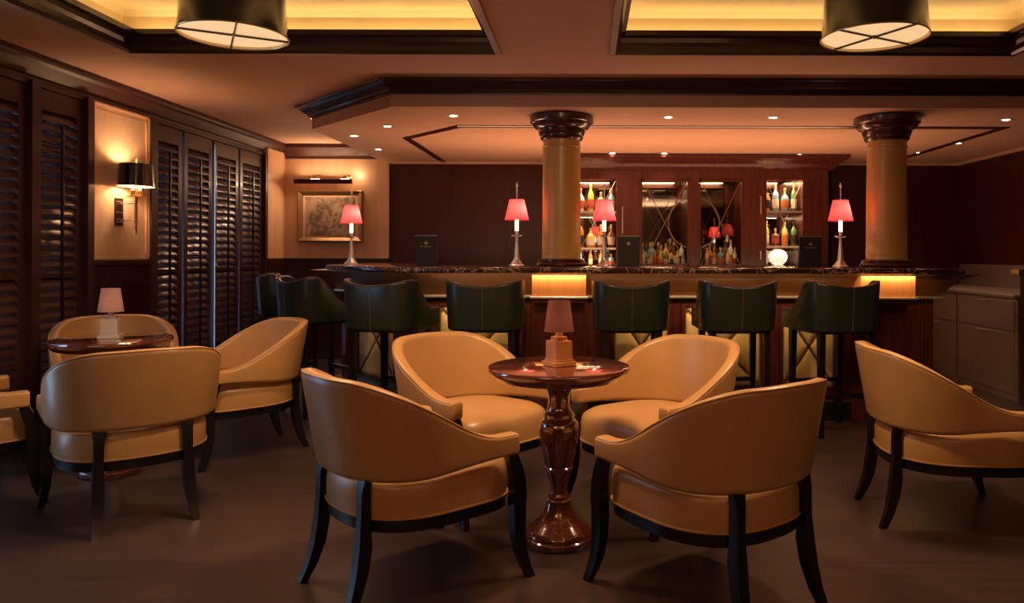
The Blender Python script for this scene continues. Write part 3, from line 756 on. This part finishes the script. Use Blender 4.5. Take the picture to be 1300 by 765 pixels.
for s in (-0.10, 0.235):
    b = MB(); b.lathe([(0.035, 0), (0.034, 0.01), (0.02, 0.02), (0.001, 0.024)], 20)
    b.xf(Matrix.Translation((s, 0, 0.055)) @ Matrix.Rotation(PI/2, 4, 'X')); b.tube([(s, -0.02, 0.055), (s, -0.08, 0.075), (s, -0.13, 0.06), (s, -0.15, 0.02)], 0.006, 8)
    b.build('arm', M['brass'], t, smooth=True)
    b = MB()
    b.lathe([(0.045*math.cos(a), 0.045*math.sin(a)) for a in [i*PI/16 for i in range(8)]]+[(0.001, 0.045)], 20)
    b.xf(Matrix.Translation((s+0.0, -0.12, 0.03))).build('shell_cap', M['brass'], t, smooth=True)
area('picture_lamp', (-2.95, BACK-0.19, 1.965), 0.6, 0.03, 5, WARM2, rot=(math.radians(-28), 0, 0))
area('picture_lamp_up', (-2.95, BACK-0.13, 2.03), 0.6, 0.03, 6, WARM2, rot=(PI+math.radians(20), 0, 0))
point('picture_wash', (-2.6, BACK-0.12, 2.09), 1.5, WARM2, 0.02)

t = thing('wall_sconce', 'brass candle wall lamp with oval black shade on the honey panel', 'wall lamp', (LW+0.055, 5.47, 1.5))
b = MB(); b.box(0, 0.014, -0.042, 0.042, -0.105, 0.10, 0.002); b.build('back_plate', M['mahog_dark'], t)
b = MB()
for z in (-0.075, -0.055, -0.005, 0.075): b.box(0.012, 0.02, -0.038, 0.038, z-0.004, z+0.004, 0.001)
b.tube([(0.014, 0, 0.06), (0.13, 0, 0.06)], 0.004, 8); b.tube([(0.014, 0, -0.065), (0.13, 0, -0.065)], 0.004, 8)
b.build('brackets', M['silver'], t)
b = MB(); b.lathe([(0.001, -0.165), (0.009, -0.155), (0.004, -0.145), (0.012, -0.12), (0.007, -0.10), (0.011, -0.07), (0.011, 0.10), (0.014, 0.105), (0.07, 0.108), (0.07, 0.114), (0.01, 0.116)], 20, 0.135, 0)
b.lathe([(0.004, 0.11), (0.004, 0.38), (0.008, 0.385), (0.001, 0.395)], 10, 0.135, 0)
b.build('stem', M['brass'], t, smooth=True)
for dy in (-0.042, 0, 0.042):
    xq = 0.135+(0.0 if dy else 0.025)
    hd = MB().lathe([(0.012, 0.116), (0.017, 0.122), (0.017, 0.155), (0.013, 0.158)], 14, xq, dy).build('candle_cup', M['brass'], t, smooth=True)
    MB().lathe([(0.0095, 0.158), (0.0095, 0.23), (0.003, 0.236)], 12, xq, dy).build('candle', M['candle'], hd, smooth=True)
sh = MB().lathe([(0.128, 0.185), (0.115, 0.35)], 40, 0.135, 0, cap=False, sx=0.9, sy=1.1).build('lamp_shade', M['black_lac'], t, smooth=True)
MB().lathe([(0.1265, 0.186), (0.1135, 0.349)], 40, 0.135, 0, cap=False, sx=0.9, sy=1.1).build('shade_lining', M['lin'], sh, smooth=True)
point('sconce_bulb', (0.135, 0.0, 0.265), 11, WARM2, 0.03, t)

# ================================================================= drum pendants
def drum(px, py, D, label):
    c0 = P(px, py, D)
    t = thing('drum_pendant', label, 'ceiling lamp', tuple(c0), 0, 'black drum lamps')
    R = 0.228; h = 0.30
    s = MB().lathe([(R, 0), (R*0.90, h)], 64, cap=False).build('drum_shade', M['black_lac'], t, smooth=True)
    MB().lathe([(R-0.003, 0.001), (R*0.90-0.003, h-0.001)], 64, cap=False).build('shade_lining', M['lin'], s, smooth=True)
    b = MB(); b.tube([(R*math.cos(a*PI/32), R*math.sin(a*PI/32), 0) for a in range(64)], 0.0035, 8, closed=True)
    b.tube([(R*0.9*math.cos(a*PI/32), R*0.9*math.sin(a*PI/32), h) for a in range(64)], 0.003, 8, closed=True)
    b.build('rim', M['brass'], s)
    MB().lathe([(0.001, 0.012), (R-0.006, 0.012), (R-0.006, 0.016), (0.001, 0.016)], 64).build('glow_disc', M['drum_glow'], t)  # added glowing disc standing in for the lit lining inside the shade
    b = MB(); th = 0.5
    for k in range(2):
        a = th+k*PI/2; b.tube([(-R*math.cos(a), -R*math.sin(a), 0.004), (R*math.cos(a), R*math.sin(a), 0.004)], 0.0055, 6)
    b.build('cross_bar', M['cornice'], t)
    MB().lathe([(0.001, -0.006), (0.008, 0), (0.012, 0.008), (0.006, 0.014)], 14).build('finial', M['brass'], t, smooth=True)
    b = MB(); top = 2.69-c0.z
    b.tube([(0, 0, 0.016), (0, 0, top)], 0.006, 8); b.lathe([(0.05, top-0.025), (0.06, top-0.004), (0.06, top)], 24)
    for k in range(3):
        a = k*2*PI/3; b.tube([(0, 0, h), (R*0.9*math.cos(a), R*0.9*math.sin(a), h)], 0.003, 6)
    b.build('suspension_rod', M['brass'], t)
    spot('drum_light', (0, 0, -0.01), 140, WARM2, 2.5, 0.7, r=0.16, parent=t)
    point('drum_uplight', (0, 0, 0.17), 2, WARM2, 0.05, t)
    return t
drum(296, 47, 3.30, 'black drum ceiling lamp in the left ceiling recess')
drum(1109, 47, 3.30, 'black drum ceiling lamp in the right ceiling recess')

# ================================================================= CLUB CHAIRS
def round_sec(t, zb, zt, r, lean, n=5):
    """closed loop of (normal offset, z)"""
    pts = []
    r = min(r, t*0.98, (zt-zb)/2*0.98)
    for cxs, czs, a0 in ((1, 0, -90), (1, 1, 0), (-1, 1, 90), (-1, 0, 180)):
        ccx = cxs*(t-r); ccz = zb+r if czs == 0 else zt-r
        for k in range(n+1):
            a = math.radians(a0+90*k/n)
            pts.append((ccx+r*math.cos(a), ccz+r*math.sin(a)))
    return [(x+lean*(z-zb), z) for x, z in pts]
def shell(path, secf):
    """path: list of (x,y,w) w in -1..1; outward normal computed"""
    n = len(path); rs = []
    for i, (x, y, w_) in enumerate(path):
        a = path[max(0, i-1)]; b_ = path[min(n-1, i+1)]
        d = Vector((b_[0]-a[0], b_[1]-a[1])); d.normalize(); nn = Vector((d.y, -d.x))
        rs.append([Vector((x+nn.x*o_, y+nn.y*o_, z)) for o_, z in secf(w_)])
    return rs
def upath(a, b_, cy, fy, n_exp=2.0, N=22, M_=10, inn=0.0):
    """U path from left arm front, round the back, to right arm front (anticlockwise seen from above => outward right)"""
    half = []
    for i in range(N+1):
        th = PI/2*i/N
        half.append((a*math.sin(th)**(2/n_exp) if i else 0.0, cy-b_*max(0, math.cos(th))**(2/n_exp)))
    for i in range(1, M_+1):
        u = i/M_; half.append((a-inn*u*u, cy+(fy-cy)*u))
    # arc length
    L = [0]
    for p, q in zip(half, half[1:]): L.append(L[-1]+math.dist(p, q))
    half = [(p[0], p[1], l/L[-1]) for p, l in zip(half, L)]
    left = [(-x, y, -w_) for x, y, w_ in reversed(half[1:])]
    return left+half
def seat_outline(ax, af, ar, N=64):
    pts = []
    for i in range(N):
        a = 2*PI*i/N; c_, s_ = math.cos(a), math.sin(a)
        if s_ >= 0: e_, by = 4.5, af
        else: e_, by = 2.4, ar
        r = (abs(c_/ax)**e_+abs(s_/by)**e_)**(-1/e_)
        pts.append((r*c_, r*s_))
    return pts
def club_chair(label):
    t = thing('club_chair', label, 'armchair', (0, 0, 0), 0, 'tan leather club chairs')
    path = upath(0.312, 0.285, -0.01, 0.245, 2.25, 26, 12, 0.0)
    def top(w_): w_ = abs(w_); return 0.785-0.235*smooth((w_-0.20)/0.72)-0.006*smooth(w_/0.3)
    def bot(w_): w_ = abs(w_); return 0.435+0.032*smooth((w_-0.40)/0.55)
    def sec(w_): 
        aw = abs(w_); tt = 0.028+0.004*smooth((aw-0.6)/0.3)
        return round_sec(tt, bot(w_), top(w_), 0.024-0.009*smooth((aw-0.6)/0.3), 0.17*(1-smooth((aw-0.2)/0.75)))
    rs = shell(path, sec)
    # rounded arm ends
    def shrink(ring, k, dy):
        c_ = sum(ring, Vector())/len(ring); return [c_+(p-c_)*k+Vector((0, dy, 0)) for p in ring]
    e0, e1 = rs[0], rs[-1]
    rs = [shrink(e0, 0.88, 0.009), shrink(e0, 0.97, 0.006)]+rs+[shrink(e1, 0.97, 0.006), shrink(e1, 0.88, 0.009)]
    MB().rings(rs).build('backrest', M['leather'], t, smooth=True)
    # piping on the outer top edge
    pp = []; pi_ = []
    n = len(path)
    for i, (x, y, w_) in enumerate(path):
        a = path[max(0, i-1)]; b_ = path[min(n-1, i+1)]
        d = Vector((b_[0]-a[0], b_[1]-a[1])); d.normalize(); nn = Vector((d.y, -d.x))
        ln = 0.17*(1-smooth((abs(w_)-0.2)/0.75))*(top(w_)-bot(w_))
        o_ = 0.028+0.004*smooth((abs(w_)-0.6)/0.3)-0.006
        pp.append((x+nn.x*(o_+ln), y+nn.y*(o_+ln), top(w_)-0.005))
    MB().tube(pp, 0.0035, 6).build('piping', M['leather'], t, smooth=True)
    # seat
    ol = seat_outline(0.300, 0.300, 0.288)
    prof = [(0.97, 0.305), (0.995, 0.312), (1.0, 0.33), (1.0, 0.375), (0.99, 0.40), (0.965, 0.418), (0.92, 0.430), (0.84, 0.445), (0.70, 0.456), (0.5, 0.465), (0.25, 0.471), (0.03, 0.473)]
    MB().rings([[Vector((x*k, y*k, z+(0.012*(y*k+0.3)/0.6 if z > 0.36 else 0))) for x, y in ol] for k, z in prof]).build('seat_cushion', M['leather'], t, smooth=True)
    MB().tube([(x*1.005, y*1.005, 0.309) for x, y in ol], 0.0045, 6, closed=True).build('seat_piping', M['leather'], t, smooth=True)
    MB().rings([[Vector((x*k, y*k, z)) for x, y in ol] for k, z in ((0.93, 0.262), (0.985, 0.262), (0.99, 0.302), (0.93, 0.302))]).build('seat_rail', M['black_wood'], t, smooth=True)
    for s in (-1, 1):
        pts = [(s*0.311, 0.232, 0.50), (s*0.311, 0.234, 0.47), (s*0.311, 0.252, 0.42), (s*0.303, 0.270, 0.37), (s*0.300, 0.275, 0.31), (s*0.300, 0.272, 0.24), (s*0.302, 0.272, 0.17), (s*0.306, 0.282, 0.10), (s*0.314, 0.300, 0.04), (s*0.322, 0.318, 0.0)]
        sz = [(0.016, 0.017), (0.017, 0.020), (0.018, 0.024), (0.020, 0.026), (0.021, 0.028), (0.021, 0.027), (0.020, 0.024), (0.018, 0.020), (0.016, 0.017), (0.014, 0.014)]
        MB().bar(pts, sz).build('leg', M['black_wood'], t, smooth=True)
        pts = [(s*0.168, -0.260, 0.47), (s*0.168, -0.264, 0.435), (s*0.170, -0.270, 0.40), (s*0.172, -0.270, 0.30), (s*0.173, -0.272, 0.22), (s*0.177, -0.284, 0.14), (s*0.184, -0.307, 0.06), (s*0.192, -0.335, 0.0)]
        sz = [(0.026, 0.012), (0.026, 0.014), (0.020, 0.016), (0.018, 0.018), (0.023, 0.023), (0.022, 0.022), (0.018, 0.018), (0.014, 0.014)]
        MB().bar(pts, sz).build('leg', M['black_wood'], t, smooth=True)
    return t
def hd(deg): return math.radians(deg-90)   # local +Y is the front
CH = [(-0.66, 2.79, 42, 'front left tan leather armchair at the middle table, seen from behind its back'),
      (0.455, 2.67, 127, 'front right tan leather armchair at the middle table, back towards the right'),
      (-0.56, 3.66, -40, 'tan leather armchair behind the middle table at left, facing the camera side'),
      (0.335, 3.55, 218, 'tan leather armchair behind the middle table at right, facing the left'),
      (1.65, 3.42, -4, 'tan leather armchair at the right edge, facing out of the picture'),
      (-2.12, 3.46, 131, 'tan leather armchair before the left table, back fully turned to the camera'),
      (-2.11, 4.50, 225, 'tan leather armchair right of the left table near the bar stools'),
      (-2.97, 4.68, -52, 'tan leather armchair behind the left table against the shutters'),
      (-3.05, 3.56, 45, 'tan leather armchair cut off by the left edge of the picture')]
ch0 = club_chair(CH[0][3]); ch0.location = (CH[0][0], CH[0][1], 0); ch0.rotation_euler = (0, 0, hd(CH[0][2]))
for x, y, a, l in CH[1:]: dup(ch0, (x, y, 0), hd(a), l)

# tables
def table(loc, label):
    t = thing('pedestal_table', label, 'table', loc, 0, 'round pedestal tables')
    MB().lathe([(0.10, 0.672), (0.24, 0.676), (0.262, 0.682), (0.275, 0.694), (0.283, 0.700), (0.291, 0.708), (0.297, 0.718), (0.297, 0.726), (0.293, 0.732), (0.285, 0.734), (0.001, 0.734)], 72).build('table_top', M['table_wood'], t, smooth=True)
    MB().lathe([(0.13, 0), (0.142, 0.004), (0.145, 0.012), (0.145, 0.026), (0.140, 0.031), (0.136, 0.033), (0.138, 0.040), (0.134, 0.050), (0.122, 0.062), (0.098, 0.082), (0.078, 0.102), (0.064, 0.125), (0.056, 0.150), (0.052, 0.165)], 56).build('base', M['table_wood'], t, smooth=True)
    MB().lathe([(0.048, 0.160), (0.056, 0.168), (0.056, 0.176), (0.044, 0.182), (0.046, 0.190), (0.040, 0.200), (0.036, 0.215), (0.037, 0.235), (0.046, 0.270), (0.052, 0.296), (0.058, 0.300), (0.058, 0.310), (0.054, 0.314), (0.064, 0.345), (0.074, 0.385), (0.081, 0.430), (0.084, 0.470), (0.080, 0.495), (0.070, 0.508), (0.060, 0.513), (0.066, 0.520), (0.066, 0.532), (0.056, 0.538), (0.048, 0.555), (0.044, 0.580), (0.047, 0.610), (0.058, 0.640), (0.074, 0.655), (0.10, 0.665), (0.10, 0.673)], 56).build('pedestal', M['table_wood'], t, smooth=True)
    return t
t0 = table((-0.115, 3.10, 0), 'round mahogany pedestal table in the middle between four armchairs')
dup(t0, (-2.585, 4.03, 0), 0.4, 'round mahogany pedestal table at left by the shutters')
def small_lamp(loc, rz, label, mat, sh):
    t = thing('table_lamp', label, 'lamp', loc, rz, 'small table lamps')
    b = MB(); b.box(-0.052, 0.052, -0.052, 0.052, 0, 0.018, 0.002); b.box(-0.044, 0.044, -0.044, 0.044, 0.018, 0.028, 0.002)
    b.box(-0.040, 0.040, -0.040, 0.040, 0.028, 0.103, 0.002); b.box(-0.025, 0.025, -0.025, 0.025, 0.103, 0.120, 0.002); b.box(-0.012, 0.012, -0.012, 0.012, 0.12, 0.135)
    b.build('base', mat, t)
    MB().tube([(0, 0, 0.12), (0, 0, 0.16)], 0.006, 10).build('stem', M['brass'], t)
    s = MB().lathe([(0.062, 0.143), (0.045, 0.270)], 40, cap=False).build('lamp_shade', sh, t, smooth=True)
    MB().tube([(0.062*math.cos(a*PI/16), 0.062*math.sin(a*PI/16), 0.143) for a in range(32)], 0.0015, 6, closed=True).build('shade_trim', sh, s)
    point('table_lamp_bulb', (0, 0, 0.19), 0.05, (1.0, 0.55, 0.36), 0.015, t)
    return t
small_lamp((-0.115, 3.09, 0.7355), 0.62, 'small lamp with tan square base on the middle table', M['tan_base'], M['pink_fab'])
small_lamp((-2.59, 4.03, 0.7355), 0.35, 'small lamp with pale stone base and linen shade on the left table', M['stone_base'], fabric('pale_linen_shade', (0.42, 0.27, 0.23), (0.75, 0.45, 0.38), scale=160, tw=0.5))

# ================================================================= BAR STOOLS
def stool(label):
    t = thing('bar_stool', label, 'bar stool', (0, 0, 0), 0, 'green leather bar stools')
    path = upath(0.232, 0.235, 0.0, 0.20, 4.0, 36, 8, 0.0)
    def top(w_):
        aw = abs(w_)
        return 0.988+0.040*min(1, aw/0.37)**1.8-0.20*smooth((aw-0.44)/0.38)
    def sec(w_):
        aw = abs(w_)
        return round_sec(0.021, 0.690, top(w_), 0.018, 0.07*(1-smooth((aw-0.3)/0.5)))
    MB().rings(shell(path, sec)).build('backrest', M['green'], t, smooth=True)
    pp = []
    n = len(path)
    for i, (x, y, w_) in enumerate(path):
        a = path[max(0, i-1)]; b_ = path[min(n-1, i+1)]
        d = Vector((b_[0]-a[0], b_[1]-a[1])); d.normalize(); nn = Vector((d.y, -d.x))
        aw = abs(w_); ln = 0.07*(1-smooth((aw-0.3)/0.5))*(top(w_)-0.69)+0.017
        pp.append((x+nn.x*ln, y+nn.y*ln, top(w_)-0.004))
    MB().tube(pp, 0.003, 6).build('piping', M['piping'], t, smooth=True)
    yb = -0.235-0.021
    MB().tube([(0, yb, 0.70), (0, yb-0.07*0.15, 0.85), (0, yb-0.07*0.29, 0.98)], 0.0025, 6).build('back_seam', M['piping'], t)
    ol = seat_outline(0.212, 0.235, 0.212)
    prof = [(0.97, 0.70), (1.0, 0.71), (1.0, 0.745), (0.97, 0.765), (0.9, 0.775), (0.6, 0.785), (0.03, 0.79)]
    MB().rings([[Vector((x*k, y*k, z)) for x, y in ol] for k, z in prof]).build('seat_cushion', M['green'], t, smooth=True)
    b = MB(); b.box(-0.205, 0.205, -0.19, 0.20, 0.675, 0.702, 0.004); b.build('seat_rail', M['black_wood'], t)
    for sx in (-1, 1):
        for sy in (-1, 1):
            MB().bar([(sx*0.182, sy*0.180, 0.69), (sx*0.184, sy*0.185, 0.35), (sx*0.190, sy*0.195, 0.0)], [(0.022, 0.022), (0.018, 0.018), (0.014, 0.014)]).build('leg', M['black_wood'], t)
    for s in (-1, 1):
        MB().box(s*0.187-0.008, s*0.187+0.008, -0.19, 0.19, 0.215, 0.24).build('stretcher', M['black_wood'], t)
    MB().box(-0.19, 0.19, -0.196, -0.180, 0.26, 0.285).build('stretcher', M['black_wood'], t)
    fr = MB().box(-0.19, 0.19, 0.178, 0.20, 0.30, 0.325).build('footrest', M['black_wood'], t)
    MB().box(-0.17, 0.17, 0.174, 0.204, 0.325, 0.330).build('footrest_plate', M['brass'], fr)
    return t
def X_at(px, D): return (px-VX)/F*D
ST = [(X_at(619, 5.08), 5.09, 90, 'dark green leather bar stool just left of the left column'),
      (X_at(800, 5.08), 5.09, 90, 'dark green leather bar stool just right of the left column'),
      (X_at(931, 5.08), 5.08, 92, 'dark green leather bar stool second from the right'),
      (X_at(1054, 5.08), 5.07, 104, 'dark green leather bar stool furthest right, turned slightly'),
      (-1.33, 5.07, 72, 'dark green leather bar stool at the angled corner, third from the left'),
      (-2.03, 5.62, 45, 'dark green leather bar stool second from the left'),
      (-2.50, 6.28, 20, 'dark green leather bar stool furthest left, mostly hidden')]
s0 = stool(ST[0][3]); s0.location = (ST[0][0], ST[0][1], 0); s0.rotation_euler = (0, 0, hd(ST[0][2]))
for x, y, a, l in ST[1:]: dup(s0, (x, y, 0), hd(a), l)
